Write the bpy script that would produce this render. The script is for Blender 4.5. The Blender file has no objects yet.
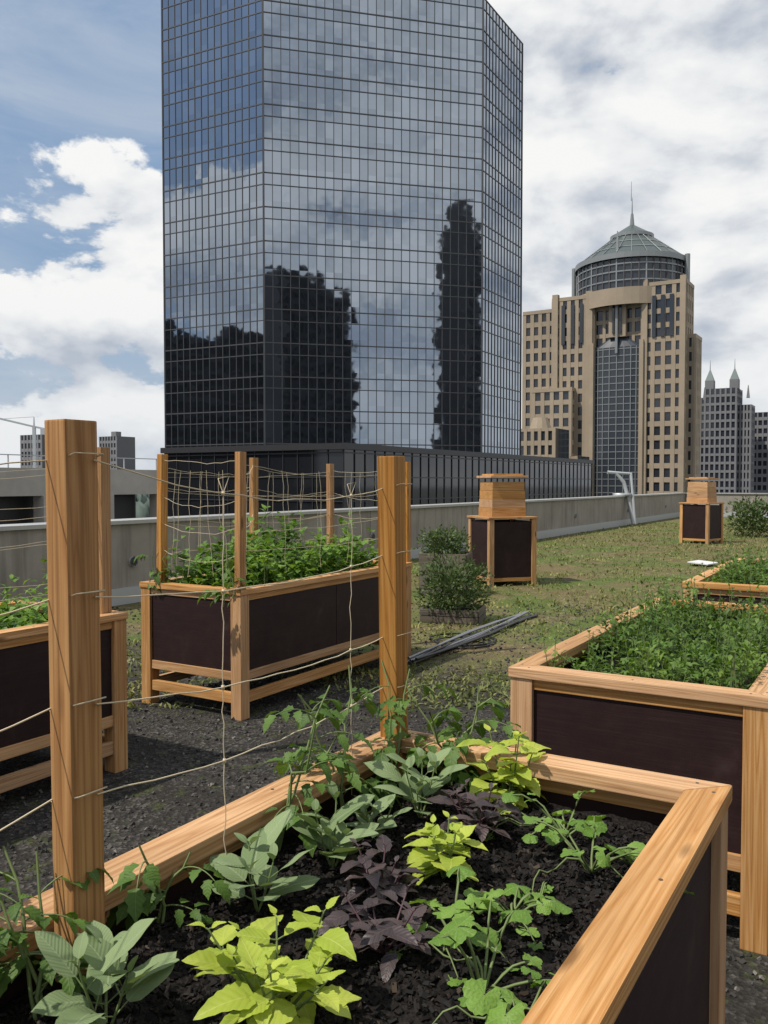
import bpy, bmesh, math, random
from mathutils import Vector, Matrix, noise
random.seed(11)
R=random.random
def U(a,b): return a+(b-a)*random.random()
TH=math.radians(31)
SX=Vector((math.cos(TH),-math.sin(TH),0)); LY=Vector((math.sin(TH),math.cos(TH),0))
def W(s,l,z=0): return SX*s+LY*l+Vector((0,0,z))
ROT=-TH
sc=bpy.context.scene
col=sc.collection

# ------------------------------------------------------------ materials
class NT:
    def __init__(s,name):
        s.m=bpy.data.materials.new(name); s.m.use_nodes=True; s.t=s.m.node_tree
        s.b=s.t.nodes['Principled BSDF']; s.o=s.t.nodes['Material Output']
    def n(s,ty,**k):
        nd=s.t.nodes.new(ty)
        for a,v in k.items(): setattr(nd,a,v)
        return nd
    def l(s,a,b): s.t.links.new(a,b)
    def noise(s,vec,scale,detail=6,rough=.6,dist=0):
        nd=s.n('ShaderNodeTexNoise'); nd.inputs['Scale'].default_value=scale
        nd.inputs['Detail'].default_value=detail; nd.inputs['Roughness'].default_value=rough
        nd.inputs['Distortion'].default_value=dist
        if vec is not None: s.l(vec,nd.inputs['Vector'])
        return nd
    def map(s,vec,scale=(1,1,1),loc=(0,0,0)):
        nd=s.n('ShaderNodeMapping'); nd.inputs['Scale'].default_value=scale; nd.inputs['Location'].default_value=loc
        s.l(vec,nd.inputs['Vector']); return nd.outputs[0]
    def ramp(s,fac,stops,interp='LINEAR'):
        nd=s.n('ShaderNodeValToRGB'); cr=nd.color_ramp; cr.interpolation=interp
        while len(cr.elements)<len(stops): cr.elements.new(.5)
        for e,(p,c) in zip(cr.elements,stops):
            e.position=p; e.color=(c,c,c,1) if isinstance(c,(int,float)) else (*c,1)
        s.l(fac,nd.inputs[0]); return nd.outputs[0]
    def math(s,op,a,b=None,clamp=False):
        nd=s.n('ShaderNodeMath',operation=op,use_clamp=clamp)
        for i,v in enumerate((a,b)):
            if v is None: continue
            if isinstance(v,(int,float)): nd.inputs[i].default_value=v
            else: s.l(v,nd.inputs[i])
        return nd.outputs[0]
    def mix(s,f,a,b,blend='MIX'):
        nd=s.n('ShaderNodeMix',data_type='RGBA',blend_type=blend)
        for i,v in ((0,f),(6,a),(7,b)):
            if isinstance(v,(int,float)): nd.inputs[i].default_value=v
            elif isinstance(v,tuple): nd.inputs[i].default_value=(*v,1)
            else: s.l(v,nd.inputs[i])
        return nd.outputs[2]
    def bump(s,h,strength=.3,dist=.01):
        nd=s.n('ShaderNodeBump'); nd.inputs['Strength'].default_value=strength; nd.inputs['Distance'].default_value=dist
        s.l(h,nd.inputs['Height']); s.l(nd.outputs[0],s.b.inputs['Normal']); return nd
    def set(s,**k):
        for a,v in k.items():
            i=s.b.inputs[a.replace('_',' ')]
            if isinstance(v,tuple): v=(*v,1)
            i.default_value=v

def wood_mat(name,dark,mid,light,rough=.6,contrast=1.0):
    t=NT(name); tc=t.n('ShaderNodeTexCoord'); oi=t.n('ShaderNodeObjectInfo')
    off=t.n('ShaderNodeVectorMath',operation='SCALE'); off.inputs[0].default_value=(37,11,23); t.l(oi.outputs['Random'],off.inputs['Scale'])
    add=t.n('ShaderNodeVectorMath',operation='ADD'); t.l(tc.outputs['Object'],add.inputs[0]); t.l(off.outputs[0],add.inputs[1])
    v=add.outputs[0]
    g=t.noise(t.map(v,(.40,14,14)),1.3,2,.5,.15)
    rings=t.math('PINGPONG',t.math('MULTIPLY',g.outputs[0],11.0),.5)
    rings=t.math('POWER',t.math('MULTIPLY',rings,2.0),.6)
    fine=t.noise(t.map(v,(3,210,210)),1.5,3,.7)
    streak=t.noise(t.map(v,(.8,60,60)),1.5,3,.6)
    big=t.noise(t.map(v,(1.1,5,5)),1.6,4,.55)
    c=t.ramp(t.math('ADD',t.math('MULTIPLY',rings,.45),t.math('MULTIPLY',fine.outputs[0],.55)),[(.15,dark),(.50,mid),(.82,light)])
    c=t.mix(t.math('MULTIPLY',t.ramp(streak.outputs[0],[(.50,0.),(.68,1.)]),.55*contrast),c,tuple(x*.7 for x in dark))
    c=t.mix(t.ramp(big.outputs[0],[(.42,0.),(.72,.55)]),c,tuple(x*.62 for x in mid))
    vo=t.n('ShaderNodeTexVoronoi'); vo.inputs['Scale'].default_value=1.0; t.l(t.map(v,(2.2,8,8)),vo.inputs['Vector'])
    kn=t.ramp(vo.outputs['Distance'],[(.06,1.),(.13,0.)])
    c=t.mix(t.math('MULTIPLY',kn,.75),c,tuple(x*.35 for x in dark))
    hs=t.n('ShaderNodeHueSaturation'); t.l(c,hs.inputs['Color'])
    t.l(t.math('ADD',t.math('MULTIPLY',oi.outputs['Random'],.32),.84),hs.inputs['Value'])
    t.l(t.math('ADD',t.math('MULTIPLY',t.math('FRACT',t.math('MULTIPLY',oi.outputs['Random'],7.3)),.24),.92),hs.inputs['Saturation'])
    t.l(hs.outputs[0],t.b.inputs['Base Color']); t.set(Roughness=rough)
    t.b.inputs['Specular IOR Level'].default_value=.22
    t.bump(t.math('ADD',fine.outputs[0],t.math('MULTIPLY',rings,.4)),.3,.002)
    return t.m
M_wood=wood_mat('cedar',(.31,.150,.058),(.47,.262,.122),(.60,.385,.21))
M_post=wood_mat('cedar_post',(.23,.10,.036),(.39,.20,.078),(.50,.295,.13),.6,1.3)
M_woodold=wood_mat('weathered_wood',(.06,.055,.045),(.12,.10,.08),(.20,.18,.15))

def simple(name,c,rough=.6,metal=0,nscale=None,var=.3,bump=0,bd=.01,coord='Object',spec=.5):
    t=NT(name); t.set(Base_Color=c,Roughness=rough,Metallic=metal); t.b.inputs['Specular IOR Level'].default_value=spec
    if nscale:
        tc=t.n('ShaderNodeTexCoord'); nz=t.noise(tc.outputs[coord],nscale,5,.65)
        lo=tuple(x*(1-var) for x in c); hi=tuple(min(1,x*(1+var)) for x in c)
        t.l(t.ramp(nz.outputs[0],[(.3,lo),(.7,hi)]),t.b.inputs['Base Color'])
        if bump: t.bump(nz.outputs[0],bump,bd)
    return t.m
t=NT('dark_stained_panel'); tc=t.n('ShaderNodeTexCoord'); n_=t.noise(tc.outputs['Object'],5,6,.65); g_=t.noise(t.map(tc.outputs['Object'],(3,60,90)),1.5,3,.6)
c=t.ramp(n_.outputs[0],[(.3,(.014,.006,.006)),(.6,(.024,.011,.011)),(.8,(.045,.028,.026))]); c=t.mix(t.ramp(g_.outputs[0],[(.5,0.),(.75,.5)]),c,(.035,.02,.018))
t.l(c,t.b.inputs['Base Color']); t.set(Roughness=.6); t.b.inputs['Specular IOR Level'].default_value=.25; t.bump(g_.outputs[0],.3,.002); M_panel=t.m
M_liner=simple('liner',(.01,.01,.01),.8)
M_twine=simple('twine',(.55,.47,.33),.9)
M_stone=simple('limestone',(.29,.235,.17),.8,0,.12,.14)
M_conc=simple('concrete_grey',(.36,.34,.31),.85,0,.8,.14)
M_glassd=simple('dark_window_glass',(.022,.026,.034),.08,0,spec=.7)
M_metal=simple('painted_metal',(.42,.44,.46),.45,.3)
M_screw=simple('screw_head',(.12,.11,.10),.4,.8)
M_dome=simple('dome_roof',(.075,.10,.10),.4,.4)
M_dull=simple('haze_building',(.17,.17,.18),.8,0,.1,.2)
M_dark=simple('shade_dark_core',(.015,.015,.018),.5,0)  # near-black stands in for shade: mirrored tower sides and garage openings
M_dark2=simple('dark_trim',(.045,.045,.05),.6,0)
M_mull=simple('mullion_metal',(.05,.052,.057),.5,0)
M_white=simple('white_plastic',(.60,.61,.62),.5)
M_black=simple('black_plastic',(.02,.02,.022),.45)
M_tube=simple('grey_conduit',(.20,.21,.225),.4,.2)

t=NT('mulch'); tc=t.n('ShaderNodeTexCoord')
vo=t.n('ShaderNodeTexVoronoi'); vo.inputs['Scale'].default_value=130; t.l(tc.outputs['Object'],vo.inputs['Vector'])
nz=t.noise(tc.outputs['Object'],50,6,.7)
t.l(t.ramp(t.math('MULTIPLY',vo.outputs['Distance'],nz.outputs[0]),[(.05,(.004,.0035,.0035)),(.4,(.022,.017,.015))]),t.b.inputs['Base Color'])
t.set(Roughness=.85); t.b.inputs['Specular IOR Level'].default_value=.2; t.bump(t.math('ADD',vo.outputs['Distance'],nz.outputs[0]),.9,.010); M_soil=t.m
t=NT('mulch_chip'); g=t.n('ShaderNodeAttribute',attribute_name='rnd')
t.l(t.ramp(g.outputs['Fac'],[(0,(.004,.0035,.0035)),(.88,(.016,.0125,.011)),(1,(.07,.05,.035))]),t.b.inputs['Base Color']); t.set(Roughness=.75); t.b.inputs['Specular IOR Level'].default_value=.25; M_chip=t.m
t=NT('gravel_stone'); g=t.n('ShaderNodeAttribute',attribute_name='rnd')
t.l(t.ramp(g.outputs['Fac'],[(0,(.02,.02,.02)),(.75,(.08,.075,.07)),(1,(.22,.20,.18))]),t.b.inputs['Base Color']); t.set(Roughness=.85); M_gstone=t.m

# roof deck
t=NT('roof_gravel_and_sedum'); tc=t.n('ShaderNodeTexCoord'); P=tc.outputs['Object']
vo=t.n('ShaderNodeTexVoronoi'); vo.inputs['Scale'].default_value=60; t.l(P,vo.inputs['Vector'])
n1=t.noise(P,30,5,.7); n2=t.noise(P,1.3,5,.65); n3=t.noise(P,.35,4,.6); n4=t.noise(P,6,5,.7)
gr=t.ramp(vo.outputs['Color'],[(.1,(.018,.017,.016)),(.6,(.045,.042,.039)),(.95,(.13,.12,.11))])
gr=t.mix(t.ramp(n2.outputs[0],[(.42,0.),(.62,.75)]),gr,(.024,.022,.019))
gr=t.mix(t.ramp(n4.outputs[0],[(.55,0.),(.63,.6)]),gr,(.06,.075,.02))
sd=t.ramp(n4.outputs[0],[(.3,(.075,.060,.038)),(.5,(.17,.15,.07)),(.62,(.26,.235,.11)),(.75,(.40,.36,.22))])
sd=t.mix(t.ramp(n2.outputs[0],[(.44,0.),(.56,.85)]),sd,(.10,.165,.03))
sd=t.mix(t.ramp(n3.outputs[0],[(.45,0.),(.60,.55)]),sd,(.23,.15,.09))
sd=t.mix(t.ramp(n1.outputs[0],[(.38,.75),(.55,0.)]),sd,(.04,.04,.018))
sep=t.n('ShaderNodeSeparateXYZ'); t.l(P,sep.inputs[0])
yy=t.math('ADD',t.math('ADD',sep.outputs[1],t.math('MULTIPLY',sep.outputs[0],.35)),t.math('MULTIPLY',t.math('ADD',n2.outputs[0],n4.outputs[0]),3.2))
f=t.n('ShaderNodeMapRange',interpolation_type='SMOOTHSTEP'); f.inputs[1].default_value=9.3; f.inputs[2].default_value=12.0; t.l(yy,f.inputs[0])
t.l(t.mix(f.outputs[0],gr,sd),t.b.inputs['Base Color']); t.set(Roughness=.92); t.b.inputs['Specular IOR Level'].default_value=.2
t.bump(t.math('ADD',vo.outputs['Distance'],n1.outputs[0]),.8,.02); M_deck=t.m

def leaf_mat(name,c1,c2,vein,transl=.35,rough=.5,veinf=9,bumps=.3,svs=.5,big=0):
    t=NT(name); uv=t.n('ShaderNodeTexCoord').outputs['UV']; sp=t.n('ShaderNodeSeparateXYZ'); t.l(uv,sp.inputs[0])
    a=t.math('ABSOLUTE',t.math('SUBTRACT',sp.outputs[0],.5))
    rib=t.ramp(a,[(.0,.9),(.035,0.)])
    sv=t.math('SINE',t.math('MULTIPLY',t.math('SUBTRACT',sp.outputs[1],t.math('MULTIPLY',a,.55)),veinf*6.283))
    svr=t.ramp(sv,[(.86,0.),(1.,svs)])
    at=t.n('ShaderNodeAttribute',attribute_name='rnd')
    tc=t.n('ShaderNodeTexCoord'); nz=t.noise(tc.outputs['Object'],35,4,.6)
    f=t.math('ADD',t.math('MULTIPLY',at.outputs['Fac'],.75),t.math('MULTIPLY',nz.outputs[0],.35),True)
    c=t.mix(f,c1,c2)
    c=t.mix(t.math('MAXIMUM',rib,svr),c,vein)
    if big:
        nb_=t.noise(tc.outputs['Object'],big,3,.6); c=t.mix(t.ramp(nb_.outputs[0],[(.38,.75),(.58,0.)]),c,tuple(x*.55 for x in c1))
        c=t.mix(t.ramp(nb_.outputs['Color'],[(.52,0.),(.64,.6)]),c,(c2[0]*1.3,c2[1]*1.12,c2[2]))
    t.l(c,t.b.inputs['Base Color']); t.set(Roughness=rough); t.b.inputs['Specular IOR Level'].default_value=.35
    nb=t.bump(t.math('ADD',t.math('MULTIPLY',sv,-.3),t.math('ADD',nz.outputs[0],rib)),bumps,.002)
    tr=t.n('ShaderNodeBsdfTranslucent'); t.l(t.mix(1.0,c,(1.0,1.0,.45),'MULTIPLY'),tr.inputs[0])
    ms=t.n('ShaderNodeMixShader'); ms.inputs[0].default_value=transl
    t.l(t.b.outputs[0],ms.inputs[1]); t.l(tr.outputs[0],ms.inputs[2]); t.l(ms.outputs[0],t.o.inputs[0]); return t.m
M_sage=leaf_mat('sage_leaf',(.135,.20,.085),(.25,.33,.165),(.31,.38,.22),.25,.8,12,.3,.15)
M_lime=leaf_mat('lime_leaf',(.33,.44,.045),(.52,.60,.10),(.56,.62,.16),.4,.5,7,.3,.25)
M_purp=leaf_mat('purple_basil_leaf',(.024,.019,.022),(.085,.062,.062),(.11,.07,.075),.12,.45,7,.4,.3)
M_squash=leaf_mat('squash_leaf',(.09,.20,.025),(.23,.39,.07),(.34,.46,.15),.38,.5,5,.3,.3)
M_tom=leaf_mat('tomato_leaf',(.045,.10,.018),(.12,.22,.04),(.16,.24,.07),.38,.55,6,.3,.3)
M_herb=leaf_mat('herb_leaf',(.05,.12,.018),(.17,.29,.055),(.18,.28,.07),.38,.5,5,.2,.5,4)
M_bean=leaf_mat('bean_leaf',(.07,.17,.022),(.22,.38,.07),(.23,.37,.09),.4,.45,5,.2,.5,5)
M_herb2=leaf_mat('bush_leaf',(.04,.08,.022),(.13,.19,.065),(.14,.2,.07),.25,.55,5,.2,.5,7)
M_sedum=leaf_mat('sedum_leaf',(.09,.14,.03),(.31,.31,.12),(.3,.28,.12),.25,.7,3,.1,.5,1.5)
M_stem=simple('plant_stem',(.13,.18,.06),.6)
M_stemp=simple('purple_stem',(.08,.04,.05),.6)

# ------------------------------------------------------------ mesh accumulators
class Acc:
    def __init__(s): s.v=[]; s.f=[]; s.uv=[]; s.r=[]; s.mi=[]
    def addv(s,p,uv=(.5,.5),r=.5): s.v.append(tuple(p)); s.uv.append(uv); s.r.append(r); return len(s.v)-1
    def addf(s,f,m=0): s.f.append(f); s.mi.append(m)
    def build(s,name,mats,parent=None,smooth=True,loc=None,rotz=None):
        me=bpy.data.meshes.new(name); me.from_pydata(s.v,[],s.f)
        for m in mats: me.materials.append(m)
        me.polygons.foreach_set('material_index',s.mi)
        me.polygons.foreach_set('use_smooth',[smooth]*len(s.f))
        uvl=me.uv_layers.new(name='UVMap'); li=[0]*len(me.loops); me.loops.foreach_get('vertex_index',li)
        fl=[]
        for i in li: fl.extend(s.uv[i])
        uvl.data.foreach_set('uv',fl)
        a=me.attributes.new('rnd','FLOAT','POINT'); a.data.foreach_set('value',s.r)
        me.update(); o=bpy.data.objects.new(name,me); col.objects.link(o)
        if parent: o.parent=parent
        if loc is not None: o.location=loc
        if rotz is not None: o.rotation_euler[2]=rotz
        return o
    def box(s,c,hx,hy,hz,X=Vector((1,0,0)),Y=Vector((0,1,0)),Z=Vector((0,0,1)),m=0,r=.5,taper=1):
        c=Vector(c); ids=[]
        for dz in (-1,1):
            k=taper if dz>0 else 1
            for dx,dy in ((-1,-1),(1,-1),(1,1),(-1,1)):
                ids.append(s.addv(c+X*dx*hx*k+Y*dy*hy*k+Z*dz*hz,(.5,.5),r))
        a=ids
        for f in ((0,3,2,1),(4,5,6,7),(0,1,5,4),(1,2,6,5),(2,3,7,6),(3,0,4,7)): s.addf([a[i] for i in f],m)
    def bb(s,x0,x1,y0,y1,z0,z1,m=0,r=.5): s.box(((x0+x1)/2,(y0+y1)/2,(z0+z1)/2),abs(x1-x0)/2,abs(y1-y0)/2,abs(z1-z0)/2,m=m,r=r)
    def tube(s,pts,r0,r1=None,n=5,m=0):
        if r1 is None: r1=r0
        rings=[]; P=[Vector(p) for p in pts]
        for i,p in enumerate(P):
            d=(P[min(i+1,len(P)-1)]-P[max(i-1,0)]); 
            if d.length<1e-9: d=Vector((0,0,1))
            d.normalize(); a=d.orthogonal().normalized(); b=d.cross(a); r=r0+(r1-r0)*i/max(1,len(P)-1)
            rings.append([s.addv(p+a*math.cos(k*6.2832/n)*r+b*math.sin(k*6.2832/n)*r) for k in range(n)])
        for i in range(len(rings)-1):
            for k in range(n): s.addf([rings[i][k],rings[i][(k+1)%n],rings[i+1][(k+1)%n],rings[i+1][k]],m)
    def cyl(s,c,r0,r1,z0,z1,n=32,m=0,cap=True):
        a=[s.addv((c[0]+r0*math.cos(k*6.2832/n),c[1]+r0*math.sin(k*6.2832/n),z0)) for k in range(n)]
        b=[s.addv((c[0]+r1*math.cos(k*6.2832/n),c[1]+r1*math.sin(k*6.2832/n),z1)) for k in range(n)]
        for k in range(n): s.addf([a[k],a[(k+1)%n],b[(k+1)%n],b[k]],m)
        if cap: s.addf(b,m)
    def leaf(s,base,d,nrm,L,Wd,prof,rows=7,cross=(-1,-.5,0,.5,1),droop=.25,fold=.15,ser=0,rip=.0,m=0):
        d=d.normalized(); side=d.cross(nrm); 
        if side.length<1e-4: side=d.orthogonal()
        side.normalize(); n=side.cross(d); rr=R(); prev=None; ph=R()*6; sb=U(-.12,.12)
        for i in range(rows+1):
            t_=i/rows; w=max(prof(t_),0.0)
            if ser and 0<i<rows: w*=(1+ser*(1 if i%2 else -1))
            c=base+d*L*t_-n*droop*L*t_*t_+side*sb*L*t_*t_; row=[]
            for x in cross:
                p=c+side*(Wd*.5*w*x)+n*(fold*Wd*abs(x)*w+rip*Wd*math.sin(ph+t_*9+x*2)*abs(x))
                row.append(s.addv(p,(.5+.5*x*max(w,.05),t_),rr))
            if prev:
                for k in range(len(cross)-1): s.addf([prev[k],prev[k+1],row[k+1],row[k]],m)
            prev=row
    def sleaf(s,base,d,nrm,L,Wd,m=0,droop=.2):
        d=d.normalized(); side=d.cross(nrm)
        if side.length<1e-4: side=d.orthogonal()
        side.normalize(); n=side.cross(d); rr=R()
        a=s.addv(base,(.5,0),rr); c=base+d*L*.5
        l=s.addv(c+side*Wd*.5+n*Wd*.12,(0,.5),rr); k=s.addv(c-n*droop*L*.1,(.5,.5),rr); r_=s.addv(c-side*Wd*.5+n*Wd*.12,(1,.5),rr)
        e=s.addv(base+d*L-n*droop*L,(.5,1),rr)
        s.addf([a,k,l],m); s.addf([a,r_,k],m); s.addf([l,k,e],m); s.addf([k,r_,e],m)
    def palm(s,c,d,nrm,Rr,lobes=5,m=0,cup=.15):
        d=d.normalized(); side=d.cross(nrm).normalized(); n=side.cross(d); rr=R(); ph=R()*6
        seg=40; cen=s.addv(c,(.5,0),rr); prev=None; rings=4
        for j in range(1,rings+1):
            q=j/rings; ring=[]
            for k in range(seg+1):
                a=-2.85+5.7*k/seg
                lob=abs(math.cos(a*lobes*.5*.9)); r=Rr*(.70+.26*lob**.7+.04*math.cos(a*19+ph))*(1.0+.10*math.cos(a))
                r*=q; 
                p=c+d*math.cos(a)*r+side*math.sin(a)*r+n*(-cup*r*q+.11*Rr*q*q*math.sin(a*3+ph)+.03*Rr*q*math.sin(a*11))
                ring.append(s.addv(p,(.5+.5*math.sin(a*2.5)*.9,.1+q*.8),rr))
            for k in range(seg):
                if prev: s.addf([prev[k],ring[k],ring[k+1],prev[k+1]],m)
                else: s.addf([cen,ring[k],ring[k+1]],m)
            prev=ring
def E(phi,e): return Vector((math.cos(phi)*math.cos(e),math.sin(phi)*math.cos(e),math.sin(e)))
def EN(phi,e): return Vector((-math.cos(phi)*math.sin(e),-math.sin(phi)*math.sin(e),math.cos(e)))
def rv(k=1): return Vector((U(-k,k),U(-k,k),U(-k,k)))
p_sage=lambda t:(math.sin(math.pi*min(1,t*.92+.06))**.55)*(1 if t>.02 else .3)*(1-t**9)
p_ov=lambda t:math.sin(math.pi*t**.72)**.85 if 0<t<1 else 0
p_lime=lambda t:(math.sin(math.pi*t**.66)**.8)*(1-.12*t) if 0<t<1 else 0
p_bas=lambda t:math.sin(math.pi*t**.8)**.7 if 0<t<1 else 0
def herb(acc,base,h,nst,nodes,L,Wd,prof,spread,e0,e1,ser=0,rip=0,fold=.12,droop=.25,stemr=.003,rows=8,pet=.18):
    base=Vector(base)
    for i in range(nst):
        a=6.283*i/nst+U(-.4,.4); lean=spread*U(.5,1.1) if nst>1 else U(0,.02)
        hh=h*U(.6,1.15); top=base+Vector((math.cos(a)*lean,math.sin(a)*lean,hh)); pts=[]
        for k in range(6):
            q=k/5; pts.append(base+Vector((math.cos(a)*lean*q**.8,math.sin(a)*lean*q**.8,hh*q)))
        acc.tube(pts,stemr,stemr*.5,5,1)
        ph0=R()*6.283
        for k in range(nodes):
            q=(k+1)/nodes; idx=q*5; j=min(4,int(idx)); p=pts[j].lerp(pts[j+1],idx-j)
            sz=(.55+.6*math.sin(math.pi*min(1,q*.75+.12)))*(.5 if k==nodes-1 else 1)
            for sd in (0,1):
                ph=ph0+k*1.571+sd*3.1416+U(-.35,.35); e=e0+(e1-e0)*q+U(-.2,.2)
                d=E(ph,e); nn=(EN(ph,e)+rv(.25)).normalized(); l=L*sz*U(.75,1.2)
                pp=p+d*l*pet; acc.tube([p,pp],stemr*.5,stemr*.4,4,1)
                acc.leaf(pp,d,nn,l,Wd*l/L,prof,rows=rows,ser=ser,rip=rip,fold=fold*U(.2,1.5),droop=droop*U(.2,1.7))
def compound(acc,p,ph,L,nl=3,size=.05,m=0):
    e=U(.1,.7); pts=[]; q=Vector(p); k=6
    for i in range(k+1):
        pts.append(q.copy()); q=q+E(ph,e)*L/k; e-=U(.12,.28)
    acc.tube(pts,.0018,.001,4,1)
    for i in range(nl):
        j=int(1+(k-1)*(i+1)/(nl+.3)); b=pts[min(j,k)]
        for sd in (-1,1):
            a=ph+sd*U(.7,1.3); ee=U(-.7,.2); acc.leaf(b+E(a,ee)*.008,E(a,ee),(EN(a,ee)+rv(.4)).normalized(),size*U(.6,1.1),size*.58,p_ov,rows=7,cross=(-1,0,1),ser=.2,fold=.15,droop=.4,m=m)
    ee=-.5; acc.leaf(pts[-1],E(ph,ee),EN(ph,ee),size*1.25,size*.75,p_ov,rows=7,cross=(-1,0,1),ser=.2,fold=.15,droop=.4,m=m)
def vine(acc,pts,step=.055,L=.11,size=.045):
    P=[Vector(p) for p in pts]; acc.tube(P,.004,.002,5,1)
    for i in range(len(P)-1):
        seg=(P[i+1]-P[i]).length; n=max(1,int(seg/step))
        for k in range(n):
            if i==0 and k==0: continue
            compound(acc,P[i].lerp(P[i+1],k/n),R()*6.283,L*U(.7,1.3),random.choice((2,3,3)),size*U(.8,1.2))

def new_empty(name,loc=(0,0,0),rotz=0):
    e=bpy.data.objects.new(name,None); col.objects.link(e); e.location=loc; e.rotation_euler[2]=rotz; e.empty_display_size=.2; return e
def mesh_obj(name,bm,mat,parent=None,M=None,smooth=False):
    me=bpy.data.meshes.new(name); bm.to_mesh(me); bm.free(); me.materials.append(mat)
    o=bpy.data.objects.new(name,me); col.objects.link(o)
    if parent: o.parent=parent
    if M is not None: o.matrix_basis=M
    return o
def board(parent,name,p0,p1,w,h,mat,up=(0,0,1),bev=.003):
    p0=Vector(p0); p1=Vector(p1); x=(p1-p0); L=x.length; x.normalize(); up=Vector(up); y=up.cross(x)
    if y.length<1e-3: y=Vector((0,1,0))
    y.normalize(); z=x.cross(y)
    bm=bmesh.new(); bmesh.ops.create_cube(bm,size=1)
    bmesh.ops.scale(bm,vec=(L,w,h),verts=bm.verts)
    if bev: bmesh.ops.bevel(bm,geom=bm.edges[:],offset=bev,segments=2,affect='EDGES',profile=.7)
    c=(p0+p1)/2; M=Matrix(((x.x,y.x,z.x,c.x),(x.y,y.y,z.y,c.y),(x.z,y.z,z.z,c.z),(0,0,0,1)))
    return mesh_obj(name,bm,mat,parent,M)
def mitre(parent,name,a,b,inward,w,th,mat,e=.0012):
    a=Vector(a); b=Vector(b); x=(b-a).normalized(); L=(b-a).length; y=Vector(inward); z=x.cross(y); sg=1
    if z.z<0: sg=-1; y=-y; z=-z
    bm=bmesh.new(); vs=[]
    for zz in (-th,0):
        for px,py in ((e,0),(L-e,0),(L-w-e,w*sg),(w+e,w*sg)): vs.append(bm.verts.new((px-L/2,py,zz)))
    fs=[(0,1,5,4),(1,2,6,5),(2,3,7,6),(3,0,4,7),(4,5,6,7),(3,2,1,0)]
    for f in fs: bm.faces.new([vs[i] for i in f])
    bmesh.ops.recalc_face_normals(bm,faces=bm.faces[:])
    bmesh.ops.bevel(bm,geom=bm.edges[:],offset=.004,segments=2,affect='EDGES',profile=.7)
    c=a+x*L/2; M=Matrix(((x.x,y.x,z.x,c.x),(x.y,y.y,z.y,c.y),(x.z,y.z,z.z,c.z),(0,0,0,1)))
    return mesh_obj(name,bm,mat,parent,M)

PW,PL,PH=.95,2.35,.88
def planter(s,l,name='raised_garden_bed',soil_div=(30,70)):
    p=new_empty(name,W(s,l),ROT); rw=.092; T=.038; lg=.088; o=.008
    z=PH
    mitre(p,'rim_front',(0,0,z),(PW,0,z),(0,1,0),rw,T,M_wood); mitre(p,'rim_back',(0,PL,z),(PW,PL,z),(0,-1,0),rw,T,M_wood)
    mitre(p,'rim_left',(0,0,z),(0,PL,z),(1,0,0),rw,T,M_wood); mitre(p,'rim_right',(PW,0,z),(PW,PL,z),(-1,0,0),rw,T,M_wood)
    a=Acc()
    for x in (.03,PW-.03):
        for y in (.075,PL-.075,PL/2,PL*.25,PL*.75): a.cyl((x,y),.0042,.0042,z-.004,z+.0008,10)
    for y in (.03,PL-.03):
        for x in (.075,PW-.075,PW/2): a.cyl((x,y),.0042,.0042,z-.004,z+.0008,10)
    a.build('screws',[M_screw],p,False)
    zt=z-T-.001; k=0
    for x in (o+lg/2,PW-o-lg/2):
        for y in (o+lg/2,PL-o-lg/2):
            k+=1; board(p,'leg_%d'%k,(x,y,0),(x,y,zt),lg,lg,M_wood,up=(1,0,0))
    i0=o+lg+.001; ap=.042
    for nm,y in (('front',o+.03),('back',PL-o-.03)):
        board(p,'apron_'+nm,(i0,y,zt-ap/2),(PW-i0,y,zt-ap/2),.036,ap,M_wood)
        board(p,'bottom_rail_'+nm,(i0,y,.29),(PW-i0,y,.29),.036,.06,M_wood)
        board(p,'stretcher_'+nm,(i0,y,.14),(PW-i0,y,.14),.036,.07,M_wood)
        board(p,'panel_'+nm,(i0,y,(zt-ap+.32)/2),(PW-i0,y,(zt-ap+.32)/2),.018,zt-ap-.32-.002,M_panel,bev=.001)
    for nm,x in (('left',o+.03),('right',PW-o-.03)):
        board(p,'apron_'+nm,(x,i0,zt-ap/2),(x,PL-i0,zt-ap/2),.036,ap,M_wood)
        board(p,'bottom_rail_'+nm,(x,i0,.29),(x,PL-i0,.29),.036,.06,M_wood)
        board(p,'stretcher_'+nm,(x,i0,.14),(x,PL-i0,.14),.036,.07,M_wood)
        for q in range(2):
            ya=i0+(PL-2*i0)*q/2+.003; yb=i0+(PL-2*i0)*(q+1)/2-.003
            board(p,'panel_%s_%d'%(nm,q+1),(x,ya,(zt-ap+.32)/2),(x,yb,(zt-ap+.32)/2),.018,zt-ap-.32-.002,M_panel,bev=.001)
    a=Acc(); nx,ny=soil_div; x0,x1,y0,y1=.052,PW-.052,.052,PL-.052
    for i in range(nx+1):
        for j in range(ny+1):
            x=x0+(x1-x0)*i/nx; y=y0+(y1-y0)*j/ny
            q=Vector((x+s*3,y+l*3,0)); zz=.765+.018*noise.noise(q*5)+.010*noise.noise(q*18)+.006*noise.noise(q*45)
            a.addv((x,y,zz))
    for i in range(nx):
        for j in range(ny): k=i*(ny+1)+j; a.addf([k,k+ny+1,k+ny+2,k+1])
    a.build('soil',[M_soil],p)
    a=Acc(); a.bb(.06,PW-.06,.06,PL-.06,.33,.34); a.build('base_board',[M_liner],p)
    return p
fg=planter(-1.28,-.19,soil_div=(90,220))
mid=planter(-4.70,4.39); left=planter(-4.61,.99); right=planter(-1.30,3.10); far=planter(-1.34,6.40)
a=Acc()
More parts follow.
